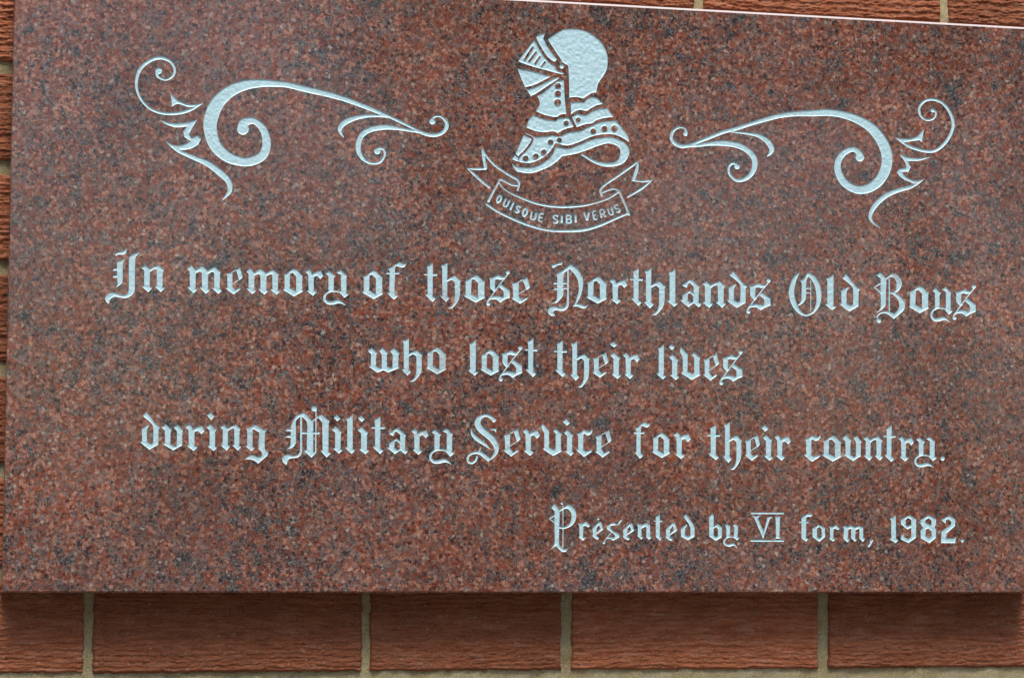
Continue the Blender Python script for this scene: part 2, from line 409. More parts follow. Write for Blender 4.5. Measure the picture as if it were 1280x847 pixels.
def expand(shapes, fn):
    """-> (positive polys, negative polys, spine points), mapped by fn to plane coords"""
    pos, neg, sp = [], [], []
    for s in shapes:
        k = s[0]; tgt = pos
        if k[0] == '-': tgt = neg; k = k[1:]
        if k == 'p': tgt.append(fn(np.array(s[1], float)))
        elif k == 's': tgt.append(fn(smooth_closed(s[1])))
        elif k == 'c':
            a = np.linspace(0, 2 * math.pi, 17)[:-1]
            tgt.append(fn(np.stack([s[1] + s[3] * np.cos(a), s[2] + s[3] * np.sin(a)], 1)))
            if tgt is pos: sp.append(fn(np.array([[s[1], s[2]]], float)))
        elif k == 'b':
            l, r_, c = brush(s[1]); l, r_, c = fn(l), fn(r_), fn(c)
            for i in range(len(l) - 1):
                for q in ((l[i], l[i + 1], r_[i + 1]), (l[i], r_[i + 1], r_[i])):
                    q = np.array(q)
                    if abs(area2(q)) > 1e-4: tgt.append(q)
            if tgt is pos: sp.append(c)
    return pos, neg, (np.vstack(sp) if sp else np.zeros((0, 2)))

def area2(p):
    x, y = p[:, 0], p[:, 1]; return np.dot(x, np.roll(y, -1)) - np.dot(y, np.roll(x, -1))

def inside(pts, E):
    """even-odd test of points against edge soup E (m,4)"""
    res = np.zeros(len(pts), bool)
    for s in range(0, len(pts), 4000):
        p = pts[s:s + 4000]; x, y = p[:, :1], p[:, 1:]
        x1, y1, x2, y2 = E.T
        cond = (y1 > y) != (y2 > y)
        with np.errstate(divide='ignore', invalid='ignore'):
            xi = (x2 - x1) * (y - y1) / (y2 - y1) + x1
        res[s:s + 4000] = (np.sum(cond & (x < xi), 1) % 2) == 1
    return res

def dist_edges(pts, E):
    out = np.empty(len(pts))
    a, b = E[:, :2], E[:, 2:]; ab = b - a; l2 = np.maximum((ab ** 2).sum(1), 1e-12)
    for s in range(0, len(pts), 2000):
        p = pts[s:s + 2000][:, None]
        t = np.clip(((p - a) * ab).sum(2) / l2, 0, 1)
        out[s:s + 2000] = np.sqrt((((a + t[..., None] * ab) - p) ** 2).sum(2).min(1))
    return out

EDGES = []          # rims of every cut, for the slab face
def cut(name, shapes, fn, parent, step=0.5, depth=0.5, rough=0.20, label=None):
    """one engraved, painted recess as a mesh object (plane coords in mm while computing)"""
    pos, neg, sp = expand(shapes, fn)
    V, Fc = [], []
    for p in pos + neg:
        if area2(p) < 0: p = p[::-1]
        Fc.append(list(range(len(V), len(V) + len(p)))); V += [Vector((float(q[0]), float(q[1]))) for q in p]
    npos = len(pos)
    ov, oe, of, _, _, off = delaunay_2d_cdt(V, [], Fc, 0, 1e-4, True)
    keep = [tuple(f) for f, o in zip(of, off) if any(i < npos for i in o) and not any(i >= npos for i in o)]
    ec = {}
    for f in keep:
        for i in range(3):
            a, b = f[i], f[(i + 1) % 3]; k = (min(a, b), max(a, b)); ec[k] = ec.get(k, 0) + 1
    rim = [k for k, q in ec.items() if q == 1]
    P = np.array([(q.x, q.y) for q in ov])
    used = sorted({i for k in rim for i in k}); mp = {q: i for i, q in enumerate(used)}
    RV = P[used]; RE = [(mp[a], mp[b]) for a, b in rim]
    # subdivide long rim edges
    RV = list(map(tuple, RV)); E2 = []
    for a, b in RE:
        pa, pb = np.array(RV[a]), np.array(RV[b]); kk = max(1, int(np.linalg.norm(pb - pa) / 1.1)); last = a
        for s in range(1, kk):
            RV.append(tuple(pa + (pb - pa) * s / kk)); E2.append((last, len(RV) - 1)); last = len(RV) - 1
        E2.append((last, b))
    RV = np.array(RV); RE = E2
    E = np.array([[*RV[a], *RV[b]] for a, b in RE])
    lo, hi = RV.min(0), RV.max(0)
    gx, gy = np.meshgrid(np.arange(lo[0], hi[0], step), np.arange(lo[1], hi[1], step))
    G = np.stack([gx.ravel(), gy.ravel()], 1) + (rng.random((gx.size, 2)) - .5) * step * 0.5
    G = np.vstack([G, sp]) if len(sp) else G
    G = G[inside(G, E)]
    D = dist_edges(G, E) if len(G) else np.zeros(0)
    ok = D > 0.12; G, D = G[ok], D[ok]
    # an inner ring just inside the rim makes the cut's wall steep
    allp = np.vstack([RV, G]) if len(G) else RV
    cv, ce, cf, _, _, _ = delaunay_2d_cdt([Vector((float(q[0]), float(q[1]))) for q in allp], RE, [], 0, 1e-5, False)
    Q = np.array([(q.x, q.y) for q in cv]); cf = np.array([f for f in cf if len(f) == 3])
    cf = cf[inside(Q[cf].mean(1), E)]
    dd = dist_edges(Q, E)
    dep = depth * (1 - np.exp(-dd / 0.22)) + np.where(dd > 0.3, 0.14 * (vnoise(Q[:, 0] / 0.9, Q[:, 1] / 0.9, 5) - .5) + rough * (vnoise(Q[:, 0] / 2.3, Q[:, 1] / 2.3, 6) - .5), 0)
    dep[dd < 1e-3] = 0.0
    used = np.unique(cf); mp = np.full(len(Q), -1); mp[used] = np.arange(len(used))
    q = Q[used] / 1000; loc = parent_world(parent)
    V3 = np.stack([q[:, 0] - loc[0], -T + dep[used] / 1000 - loc[1], q[:, 1] - loc[2]], 1)
    tr = mp[cf]
    a, b, c = V3[tr[:, 0]], V3[tr[:, 1]], V3[tr[:, 2]]
    fl = np.cross(b - a, c - a)[:, 1] > 0
    tr[fl] = tr[fl][:, ::-1]
    o = mesh_obj(name, V3, tr, PAINT, parent, True)
    if label: o['label'] = label
    EDGES.append(E)
    return o

def parent_world(p):
    x = np.zeros(3)
    while p is not None: x += np.array(p.location); p = p.parent
    return x

def direct(ox, oy, k=10.0):
    return lambda p: to_plane(np.stack([ox + p[:, 0] / k, oy + p[:, 1] / k], 1), -T) * 1000

def bbox(shapes):
    pos, _, _ = expand(shapes, lambda p: p)
    A = np.vstack(pos); return A.min(0), A.max(0)

def fitted(shapes, x0, x1, y0, y1, slope=0.0):
    lo, hi = bbox(shapes)
    def fn(p):
        x = x0 + (p[:, 0] - lo[0]) / (hi[0] - lo[0]) * (x1 - x0)
        y = y0 + (p[:, 1] - lo[1]) / (hi[1] - lo[1]) * (y1 - y0)
        return to_plane(np.stack([x, y], 1), -T) * 1000
    return fn

G_ = {}
G_['n'] = [('p', [(566,292),(600,268),(622,256),(672,304),(730,276),(785,252),(852,318),(834,342),(832,530),(862,546),(812,598),(734,528),(762,512),(760,318),(742,302),(705,322),(674,345),(672,520),(702,548),(655,600),(572,528),(602,514),(602,320)])]
G_['m'] = [('p', [(92,258),(122,232),(142,208),(198,268),(262,226),(284,224),(348,276),(418,236),(440,232),(512,300),(500,325),(498,505),(526,528),(480,572),(398,500),(427,486),(426,308),(405,292),(352,322),(350,505),(375,525),(322,570),(244,492),(274,478),(274,312),(252,288),(198,312),(194,500),(218,522),(168,562),(92,488),(122,475),(122,288)])]
G_['e'] = [('p', [(570,505),(592,490),(588,345),(574,318),(610,308),(655,294),(653,470),(690,522),(745,495),(762,510),(668,577)]),
           ('p', [(700,275),(748,236),(783,366),(738,394)]), ('b', [(640,306,10),(715,264,11)]), ('b', [(772,374,10),(650,450,10)])]
G_['o'] = [('p', [(148,330),(190,308),(270,252),(308,264),(386,345),(378,362),(378,520),(390,538),(275,602),(138,520),(156,502),(158,345)]),
           ('-p', [(230,312),(255,304),(302,350),(302,535),(222,490),(226,330)])]
G_['r'] = [('p', [(415,295),(465,262),(495,292),(500,318),(560,292),(612,280),(642,345),(604,385),(562,342),(532,352),(524,372),(522,520),(560,550),(512,595),(436,535),(458,518),(452,330)])]
G_['y'] = [('p', [(665,318),(715,282),(795,350),(772,368),(770,535),(704,550),(705,345)]), ('p', [(805,305),(860,270),(942,345),(930,364),(930,555),(962,580),(905,622),(836,548),(862,530),(862,332)]),
           ('b', [(880,566,12),(825,543,18),(750,538,20),(690,560,24),(657,600,28),(660,650,36),(700,684,42),(760,684,48),(825,668,46),(880,688,26),(920,722,4)])]
G_['f'] = [('s', [(350,208),(398,182),(440,170),(437,250),(434,500),(472,555),(422,592),(342,515),(366,500),(370,240)]),
           ('s', [(385,192),(460,140),(500,120),(545,143),(582,138),(562,175),(530,192),(490,184),(455,170),(425,205)]), ('p', [(325,253),(496,253),(490,274),(332,274)])]
G_['t'] = [('p', [(835,180),(870,158),(910,130),(912,170),(908,540),(950,580),(905,622),(815,530),(845,515),(844,212)]), ('p', [(798,268),(968,270),(962,298),(802,288)])]
G_['h'] = [('p', [(1012,165),(1052,155),(1093,130),(1092,540),(1122,575),(1075,622),(1003,548),(1030,530),(1028,200)]),
           ('s', [(1086,340),(1140,310),(1190,288),(1264,355),(1252,376),(1254,480),(1242,580),(1200,650),(1150,700),(1098,703),(1150,665),(1174,620),(1186,550),(1186,372),(1148,342),(1086,372)])]
G_['s'] = [('c', 842,250,25), ('b', [(850,262,14),(820,302,15),(740,410,13),(650,540,14),(612,596,20),(598,636,26)]), ('c', 608,648,24),
           ('s', [(618,325),(680,305),(735,280),(780,306),(822,300),(800,330),(750,345),(728,337),(692,338),(690,440),(712,478),(680,502),(632,440),(630,350)]),
           ('s', [(762,398),(862,472),(865,568),(810,590),(750,630),(700,592),(640,592),(616,604),(640,565),(690,545),(735,548),(785,562),(792,545),(790,485),(730,432)])]
G_['a'] = [('p', [(725,380),(760,352),(822,310),(850,316),(947,402),(935,422),(932,590),(972,618),(930,658),(872,605),(800,655),(700,575),(726,560),(728,505),(822,448),(868,478),(868,397),(815,348),(797,366),(782,415),(728,390)]),
           ('-p', [(795,490),(820,478),(864,520),(862,585),(838,600),(795,568)])]
G_['l'] = [('p', [(552,228),(600,205),(641,172),(640,590),(675,608),(625,650),(538,575),(568,560),(568,250)])]
G_['d'] = [('s', [(470,240),(515,185),(560,235),(625,318),(690,375),(672,400),(668,582),(555,645),(435,555),(462,538),(458,388),(540,345),(556,355),(525,398),(525,545),(575,572),(602,555),(602,365),(550,302)])]
G_['w'] = [('p', [(45,282),(98,240),(168,310),(152,330),(150,465),(212,496),(222,480),(222,330),(190,275),(235,240),(300,310),(285,330),(288,470),(320,488),(355,485),(360,330),(325,278),(378,245),(445,310),(432,330),(428,480),(442,494),(300,552),(245,522),(165,552),(60,478),(85,460),(88,320)])]
G_['i'] = [('p', [(928,285),(975,242),(1058,318),(1042,340),(1040,520),(1068,540),(1020,580),(945,520),(970,505),(970,322)])]
G_['dot'] = [('p', [(935,135),(985,92),(1035,150),(990,192)])]
G_['u'] = [('p', [(370,285),(420,242),(498,315),(482,340),(480,490),(540,522),(560,505),(562,335),(522,280),(575,252),(640,325),(628,345),(628,510),(515,572),(385,495),(412,480),(412,325)])]
G_['g'] = [('s', [(625,300),(740,250),(885,325),(865,350),(862,545),(905,600),(890,640),(775,738),(740,708),(680,685),(610,686),(660,640),(700,628),(770,650),(802,655),(825,630),(820,590),(785,550),(790,350),(720,308),(708,315),(706,520),(738,545),(690,582),(615,520),(638,505),(638,330)])]
G_['v'] = [('p', [(166,240),(175,178),(210,215),(262,270),(262,480),(320,512),(345,500),(345,310),(310,280),(345,248),(422,318),(410,345),(412,515),(425,530),(312,592),(180,505),(202,485),(202,310)])]
G_['c'] = [('s', [(610,322),(660,300),(700,268),(740,285),(778,290),(802,263),(804,292),(772,335),(735,342),(702,318),(692,335),(690,510),(722,535),(785,520),(805,535),(698,605),(600,520),(626,500),(625,345)])]
CAP = {}
CAP['I'] = (120, 305, [('s', [(240,128),(262,102),(320,88),(390,52),(378,108),(345,130),(290,128),(245,146)]),
    ('s', [(262,220),(300,205),(372,178),(336,235),(332,470),(300,508),(248,542),(270,500),(264,420)]),
    ('p', [(210,332),(224,304),(268,300),(268,326)]), ('p', [(203,412),(244,386),(266,386),(268,414),(215,418)]),
    ('s', [(422,150),(470,118),(552,104),(500,155),(490,210),(486,400),(485,560),(470,610),(430,650),(375,672),(300,665),(240,655),(205,665),(172,700),(162,745),(125,715),(115,670),(140,625),(190,600),(250,605),(320,632),(370,632),(400,600),(410,540),(410,350),(412,200)])])
CAP['N'] = (675, 318, [('s', [(140,128),(185,116),(288,90),(270,125),(215,138),(162,172)]),
    ('s', [(205,240),(300,182),(385,118),(470,180),(525,265),(540,350),(528,440),(505,520),(462,610),(520,618),(570,642),(608,620),(572,665),(530,672),(470,648),(408,650),(440,600),(478,480),(485,400),(468,310),(425,235),(365,178),(295,235),(292,330),(290,500),(252,560),(210,600),(158,608),(195,578),(212,540),(214,400),(216,285)]),
    ('p', [(163,372),(180,346),(350,350),(350,368)]), ('p', [(153,446),(190,418),(350,412),(350,432),(200,438)]),
    ('s', [(340,180),(360,180),(360,400),(360,620),(345,665),(300,700),(240,700),(190,693),(165,715),(186,762),(140,766),(105,735),(100,690),(130,655),(180,643),(250,660),(300,655),(328,625),(336,560),(340,400)])])
CAP['O'] = (975, 325, [('b', [(242,158,8),(190,225,45),(152,330,62),(146,430,68),(175,540,66),(230,630,50),(310,685,26),(380,672,20),(440,620,32),(478,530,50),(486,430,64),(470,320,66),(425,235,62),(378,190,50),(340,165,30)]),
    ('s', [(252,255),(300,225),(340,160),(362,180),(330,260),(326,400),(322,480),(290,530),(240,565),(212,572),(250,530),(268,490),(270,400),(272,290)]),
    ('b', [(385,250,8),(385,665,8)]), ('p', [(322,342),(386,344),(386,358),(322,358)]), ('p', [(322,402),(386,402),(386,416),(322,416)])])
CAP['B'] = (1085, 330, [('s', [(103,135),(155,100),(225,180),(223,350),(222,490),(200,540),(120,605),(108,602),(150,560),(160,520),(158,350),(160,182)]),
    ('b', [(165,236,16),(78,287,14)]), ('b', [(74,285,16),(120,318,22),(165,362,22)]),
    ('s', [(213,180),(300,106),(370,125),(420,200),(420,270),(385,330),(348,356),(420,410),(460,480),(455,560),(410,610),(320,685),(270,640),(210,612),(150,625),(120,660),(105,685),(113,640),(150,605),(220,583),(290,598),(330,615),(372,570),(390,520),(378,450),(330,392),(276,366),(282,345),(320,345),(350,310),(355,230),(330,175),(290,155),(225,192)]),
    ('c', 135,705,29), ('b', [(118,665,14),(128,700,16)]), ('b', [(266,168,14),(266,595,14)])])
CAP['M'] = (345, 505, [('s', [(300,118),(350,96),(395,140),(438,188),(466,210),(466,400),(465,580),(498,610),(442,665),(350,578),(385,560),(386,400),(388,225),(325,152),(300,155),(252,205),(250,300),(246,480),(215,530),(128,566),(170,530),(182,480),(184,380),(186,280),(215,200),(255,140)]),
    ('p', [(525,150),(570,118),(672,205),(658,228),(655,590),(690,610),(632,662),(558,580),(582,565),(578,225),(532,172)]),
    ('b', [(450,208,16),(500,178,16),(565,128,16)]), ('p', [(116,332),(146,304),(192,304),(192,332)]), ('p', [(114,414),(150,385),(192,388),(192,414)]),
    ('p', [(318,345),(553,347),(545,370),(318,368)]),
    ('s', [(302,145),(326,145),(326,350),(326,590),(302,640),(262,665),(190,672),(150,692),(130,758),(85,715),(76,670),(110,633),(160,624),(220,640),(268,625),(298,580),(302,350)]),
    ('b', [(500,66,14),(498,350,15),(496,605,16)]), ('c', 478,52,34)])
CAP['S'] = (575, 505, [('b', [(436,213,52),(405,175,42),(350,142,32),(290,142,36),(238,178,62),(220,240,74),(262,312,78),(330,370,78),(398,430,76),(448,510,66),(456,580,48),(422,640,34),(350,716,8)]),
    ('b', [(138,302,6),(152,362,34),(190,410,50),(250,458,46),(320,505,36),(380,562,8)]),
    ('b', [(362,690,48),(300,640,50),(250,605,46),(180,605,26),(122,628,26),(96,670,28),(108,718,28),(155,730,28),(198,695,26),(214,640,26)]),
    ('b', [(258,535,5),(242,580,22),(215,618,24)]), ('p', [(362,310),(455,299),(451,354),(430,325)])])
CAP['P'] = (680, 620, [('s', [(92,142),(130,92),(190,170),(190,400),(190,590),(228,640),(265,660),(305,648),(270,692),(230,690),(190,662),(155,613),(140,620),(76,670),(130,590),(132,400),(132,182)]),
    ('b', [(140,235,14),(66,276,12)]), ('b', [(64,274,12),(140,332,14)]),
    ('s', [(183,180),(250,130),(305,96),(370,140),(402,210),(395,290),(350,360),(260,402),(184,397),(184,374),(250,380),(310,350),(342,280),(340,210),(300,152),(262,152),(185,196)]),
    ('b', [(236,100,10),(238,360,10),(235,645,10)]), ('c', 222,86,14)])
SM = {}
SM['r'] = [('p', [(420,335),(455,330),(478,335),(530,305),(578,365),(550,382),(515,360),(490,372),(488,505),(522,518),(485,550),(435,515),(442,490),(440,360)])]
SM['e'] = [('p', [(605,400),(620,380),(690,315),(715,308),(745,405),(735,417),(658,470),(658,485),(690,515),(680,533),(655,535),(605,495),(612,470)]), ('-p', [(660,390),(690,350),(705,400),(658,448)])]
SM['s'] = [('b', [(968,295,22),(938,332,14),(905,362,10)]), ('s', [(780,372),(862,323),(902,348),(890,362),(865,362),(832,368),(830,398),(862,430),(932,462),(943,508),(862,553),(820,527),(775,530),(800,505),(868,512),(886,498),(880,480),(840,445),(785,408)]),
           ('b', [(862,430,8),(780,520,11),(750,570,14)]), ('c', 748,578,16)]
SM['n'] = [('p', [(356,345),(400,340),(428,348),(482,322),(526,350),(528,500),(546,515),(510,536),(478,505),(480,385),(470,372),(420,398),(420,495),(441,510),(418,536),(373,495),(375,375)])]
SM['t'] = [('p', [(598,240),(625,235),(646,218),(650,240),(650,500),(680,515),(650,552),(598,505)]), ('p', [(571,294),(681,300),(670,316),(578,312)])]
SM['d'] = [('p', [(946,250),(975,213),(1072,350),(1082,390),(1080,500),(1000,547),(914,500),(912,398),(985,341),(993,355),(965,397),(965,475),(1000,498),(1030,480),(1030,385),(1005,332)])]
SM['b'] = [('p', [(118,250),(160,210),(172,240),(172,372),(225,340),(272,380),(270,510),(195,552),(118,495)]), ('-p', [(170,402),(200,377),(224,410),(222,490),(200,505),(172,480)])]
SM['y'] = [('p', [(312,365),(345,340),(378,365),(372,508),(330,512),(330,388)]), ('p', [(410,360),(445,340),(475,365),(470,505),(493,520),(462,548),(422,512),(430,385)]),
           ('b', [(450,528,12),(400,504,14),(345,512,16),(306,550,22),(312,592,28),(360,612,32),(420,600,28),(466,645,5)])]
SM['f'] = [('s', [(118,270),(150,238),(210,212),(262,223),(235,255),(200,250),(178,264),(177,380),(176,510),(205,535),(175,562),(118,520),(119,400)]), ('p', [(88,311),(208,317),(205,333),(90,328)])]
SM['o'] = [('p', [(255,392),(335,348),(413,387),(412,505),(340,566),(256,505)]), ('-p', [(313,395),(340,374),(370,402),(370,502),(345,522),(312,498)])]
SM['m'] = [('p', [(637,370),(670,362),(702,376),(740,358),(792,382),(842,360),(890,382),(890,510),(913,530),(885,568),(843,525),(842,402),(796,412),(790,520),(811,545),(785,566),(740,515),(740,402),(706,407),(697,520),(717,545),(690,573),(643,525),(650,402)])]
DIG = (1090, 620, {
 '1': [('p', [(223,275),(262,260),(298,233),(300,520),(328,545),(295,581),(225,535),(242,510),(240,300)])],
 '9': [('p', [(362,285),(470,230),(552,280),(550,515),(455,581),(360,535),(366,480),(398,460),(402,498),(455,530),(492,500),(490,387),(440,412),(362,345)]), ('-p', [(420,290),(450,265),(490,292),(490,350),(440,368),(420,345)])],
 '8': [('p', [(608,290),(705,230),(802,278),(800,345),(786,382),(802,412),(800,515),(715,581),(609,520),(608,420),(640,388),(608,342)]), ('-p', [(668,292),(705,268),(742,294),(744,340),(735,356),(668,322)]), ('-p', [(672,412),(700,398),(745,430),(745,495),(715,515),(672,487)])],
 '2': [('p', [(865,290),(965,235),(1042,280),(1040,365),(930,460),(926,520),(1010,520),(1052,503),(1040,581),(862,581),(870,430),(985,350),(990,312),(945,277),(928,288),(918,338)])],
})
# letters of each word: (template, x0, x1, y0, y1) in photo pixels
L1 = [('n',176.6,206.2,330.6,365),
 ('m',234.2,277.6,330.8,367.2),('e',282.2,303.3,333.6,367.6),('m',307.8,350.2,334.5,368.2),('o',353.8,379,335.2,370.2),('r',381.5,404.2,336.2,369.5),('y',404,436.2,337,382),
 ('o',452.8,479,337.5,373.8),('f',482.5,508.2,327,374.2),
 ('t',529.8,546.8,328,377.2),('h',550.3,576.2,328,385.4),('o',580,606.8,343.4,378),('s',607.8,637.5,337.6,382),('e',639,662.8,345.8,379.5),
 ('o',733,759,345.5,379.3),('r',761.8,784.2,347.8,379.8),('t',787.5,803.9,334.5,382),('h',804.8,832,334.8,393.5),('l',834,847.6,335.2,383.2),('a',850.5,877.2,349,383.8),('n',877.6,907.6,350.8,384.6),('d',908.5,934.2,338.5,384.5),('s',932.8,963.5,347.8,391.8),
 ('l',1031,1045.5,342.5,387.2),('d',1049.2,1075.3,342,389),('o',1135.8,1161.4,356.8,391.2),('y',1163,1191,358.2,403),('s',1190.6,1220,355.4,399.5)]
L2 = [('w',459.5,499.5,434,465.3),('h',502.2,528.3,422,476.8),('o',532.5,558.3,433.5,467.3),
 ('l',584.5,598.2,424.8,469.2),('o',600.5,624.3,436.4,469),('s',623.4,653,432,476.2),('t',655.8,672.2,422,471),
 ('t',692.2,709,424.8,470.8),('h',713,737.4,425.8,483.8),('e',740.5,760.6,440,471.6),('i',762.8,776.3,439.6,473.3),('r',778.5,799.6,440.2,473.3),
 ('l',820.8,832.9,430,473.8),('i',836.2,849.1,442.2,474.6),('v',849.9,875.8,432.7,474.6),('e',879,898.9,440.8,475.3),('s',899.2,928.3,437.4,480.8)]
D2 = [(762.2,771.8,426.6,433.8),(835.7,843.6,430,436.9)]
L3 = [('d',175,200,513.7,561.6),('u',202,229,529.3,562.2),('r',231.5,255.8,529.8,563.1),('i',258,271.5,529.4,563.1),('n',275.2,301.9,529.6,562.8),('g',306.2,335.4,530,578.9),
 ('i',414.8,428.5,532,566.3),('l',431.2,444.2,517.2,566.6),('i',447,461.5,532.6,567.2),('t',464.2,481.2,519.6,566.9),('a',484,510.2,534.6,567.3),('r',514,535.8,535.1,567.9),('y',536.5,568.3,534.7,580.5),
 ('e',629.2,650.6,534.9,570.1),('r',653.2,675,535.2,569.3),('v',676.8,702.6,528,569.3),('i',705,717.6,536.4,569.3),('c',720.1,740.6,535.7,570.6),('e',743.8,764.6,536.4,571.3),
 ('f',792,812.9,526.7,572.6),('o',815,837.6,540.1,571.9),('r',842,863.6,539.6,573.3),
 ('t',883.8,900.6,530.2,574.6),('h',904,927.6,526.7,586.6),('e',931,950.1,542.6,575.3),('i',953.5,966.3,542.6,575.3),('r',968,988.6,542.9,575.3),
 ('c',1005,1025.9,542.8,576.6),('o',1028,1052,543.6,576.3),('u',1053.2,1077,542.9,575.6),('n',1079.2,1104,544.4,575.3),('t',1104.2,1119.6,531,576.9),('r',1123.2,1142.3,544.6,576.3),('y',1142.8,1171,545,584.6)]
D3 = [(258.4,268.6,514.1,524.3),(417,425.6,517.9,526.1),(447.4,455.9,518.8,526.9),(703.1,713,523,531.3),(951.7,960.6,530.5,538.9)]
L4 = [('r',722.2,737.8,650.8,675),('e',740.5,754.3,651,673.4),('s',753.3,777.9,648.4,679.3),('e',778.7,792.9,653,674.3),('n',795.4,814.6,652.5,673.6),('t',817.1,828,642,675.1),('e',832.1,846.6,652,675.1),('d',851.1,868.2,641.6,674.6),
 ('b',886.5,902.5,641.1,675.2),('y',904,924.3,653.9,684.5),('f',998.8,1016.2,641.2,676.1),('o',1015.6,1031.4,655.1,676.5),('r',1035.7,1049.6,655,676.2),('m',1053.7,1081.3,655.9,677.2)]
# scrolls (own zoom origins)
def z(ox, oy, k, pts): return [(ox + p[0] / k * 1.0, oy + p[1] / k * 1.0, *( (p[2] / k,) if len(p) > 2 else ())) for p in pts]
A = lambda pts: z(160, 50, 4.035, pts)
B2 = lambda pts: z(330, 80, 5.333, pts)
C4 = lambda pts: z(820, 110, 6.4, pts)
C5 = lambda pts: z(1000, 110, 4.705, pts)
def disc(f, x, y, r):
    q = f([(x, y, r)])[0]; return ('c', *q)
def scale10(sh):
    out = []
    for s in sh:
        if s[0].endswith('c'): out.append((s[0], s[1] * 10, s[2] * 10, s[3] * 10))
        else: out.append((s[0], [tuple(c * 10 for c in q) for q in s[1]]))
    return out
SCL = scale10([disc(A,580,448,30), ('b', A([(579,452,44),(572,436,38),(588,415,44),(635,408,32),(682,450,36),(699,520,42),(680,580,46),(625,610,46),(570,612,46),(500,588,54),(440,530,60),(415,450,66),(420,390,70),(450,320,68),(510,262,60),(590,228,50),(680,218,38),(760,222,31)]) +
    B2([(160,140,38),(300,173,40),(420,200,38),(540,235,32),(650,275,30),(750,315,26),(830,348,20),(930,395,20),(1010,435,18),(1060,460,24),(1120,474,26),(1180,463,24),(1216,425,26),(1214,385,22),(1180,352,14),(1140,350,14),(1118,372,20),(1121,382,26)])),
    disc(B2,1122,383,20), ('b', B2([(850,356,12),(780,346,18),(700,345,22),(620,357,29),(545,385,37),(508,425,32),(512,460,18),(532,488,4)])),
    ('b', B2([(1075,464,10),(990,446,17),(900,430,23),(800,420,36),(700,440,36),(645,485,35),(628,560,34),(655,625,26),(710,660,16),(770,655,17),(804,610,15),(798,570,15),(770,562,20),(758,574,30)])), disc(B2,755,580,22),
    disc(A,155,155,17), ('b', A([(155,155,26),(148,160,20),(152,185,12),(190,201,10),(225,182,12),(236,150,12),(215,110,14),(165,90,17),(110,105,17),(60,150,17),(42,220,14),(60,290,12),(110,345,12),(180,370,14),(260,368,15),(320,350,14),(377,319,4)])),
    ('s', A([(214,266),(255,305),(310,325),(372,319),(370,328),(310,338),(252,322),(222,335),(219,300)])),
    ('s', A([(160,403),(220,418),(290,415),(350,401),(326,440),(308,475),(320,492),(350,480),(369,498),(350,530),(300,552),(235,548),(192,513),(235,530),(275,528),(315,508),(285,490),(278,460),(298,436),(240,440),(190,424)])),
    ('b', A([(194,514,4),(250,556,17),(330,592,22),(400,622,28),(460,665,33),(505,710,28),(513,760,22),(478,805,4)]))])
SCR = scale10([disc(C4,235,366,18), ('b', C4([(236,366,26),(242,350,20),(228,322,14),(182,317,14),(140,345,20),(122,395,27),(150,443,29),(205,465,33),(262,460,27),(330,435,23),(430,395,27),(540,352,28),(640,325,30),(750,290,29),(880,250,35),(1000,220,37),(1130,205,42)]) +
    C5([(80,148,38),(160,144,40),(250,156,41),(340,186,48),(420,235,56),(480,310,62),(510,390,64),(505,470,62),(465,545,58),(400,590,52),(330,596,47),(260,555,45),(225,490,41),(225,430,36),(260,380,34),(310,360,29),(345,378,32),(352,400,40)])),
    disc(C5,352,406,26), ('b', C4([(600,350,10),(720,362,20),(820,381,31),(890,425,43),(925,480,41),(915,520,27),(888,548,5)])),
    ('b', C4([(225,470,12),(330,460,24),(430,445,33),(540,441,45),(640,455,46),(720,490,44),(780,550,46),(790,620,42),(760,690,36),(700,732,30),(640,735,25),(590,690,20),(582,640,18),(605,606,18),(635,605,22),(646,622,32)])), disc(C4,648,628,22),
    disc(C5,780,132,12), ('b', C5([(790,132,14),(800,150,11),(785,180,11),(745,188,12),(710,162,14),(702,115,14),(735,76,14),(785,68,15),(840,90,16),(885,150,18),(901,220,18),(870,300,18),(810,360,18),(745,372,18),(660,350,17),(610,325,13),(562,291,3)])),
    ('s', C5([(563,291),(640,298),(690,280),(729,240),(716,320),(704,306),(660,312),(600,322)])),
    ('s', C5([(584,388),(640,406),(700,411),(775,405),(700,428),(634,428),(652,462),(638,492),(600,492),(618,515),(665,541),(730,536),(690,570),(655,556),(600,530),(568,495),(590,473),(625,470),(620,440)])),
    ('b', C5([(730,536,4),(660,577,20),(580,600,25),(510,630,27),(450,680,29),(415,740,22),(425,785,14),(470,822,3)]))])
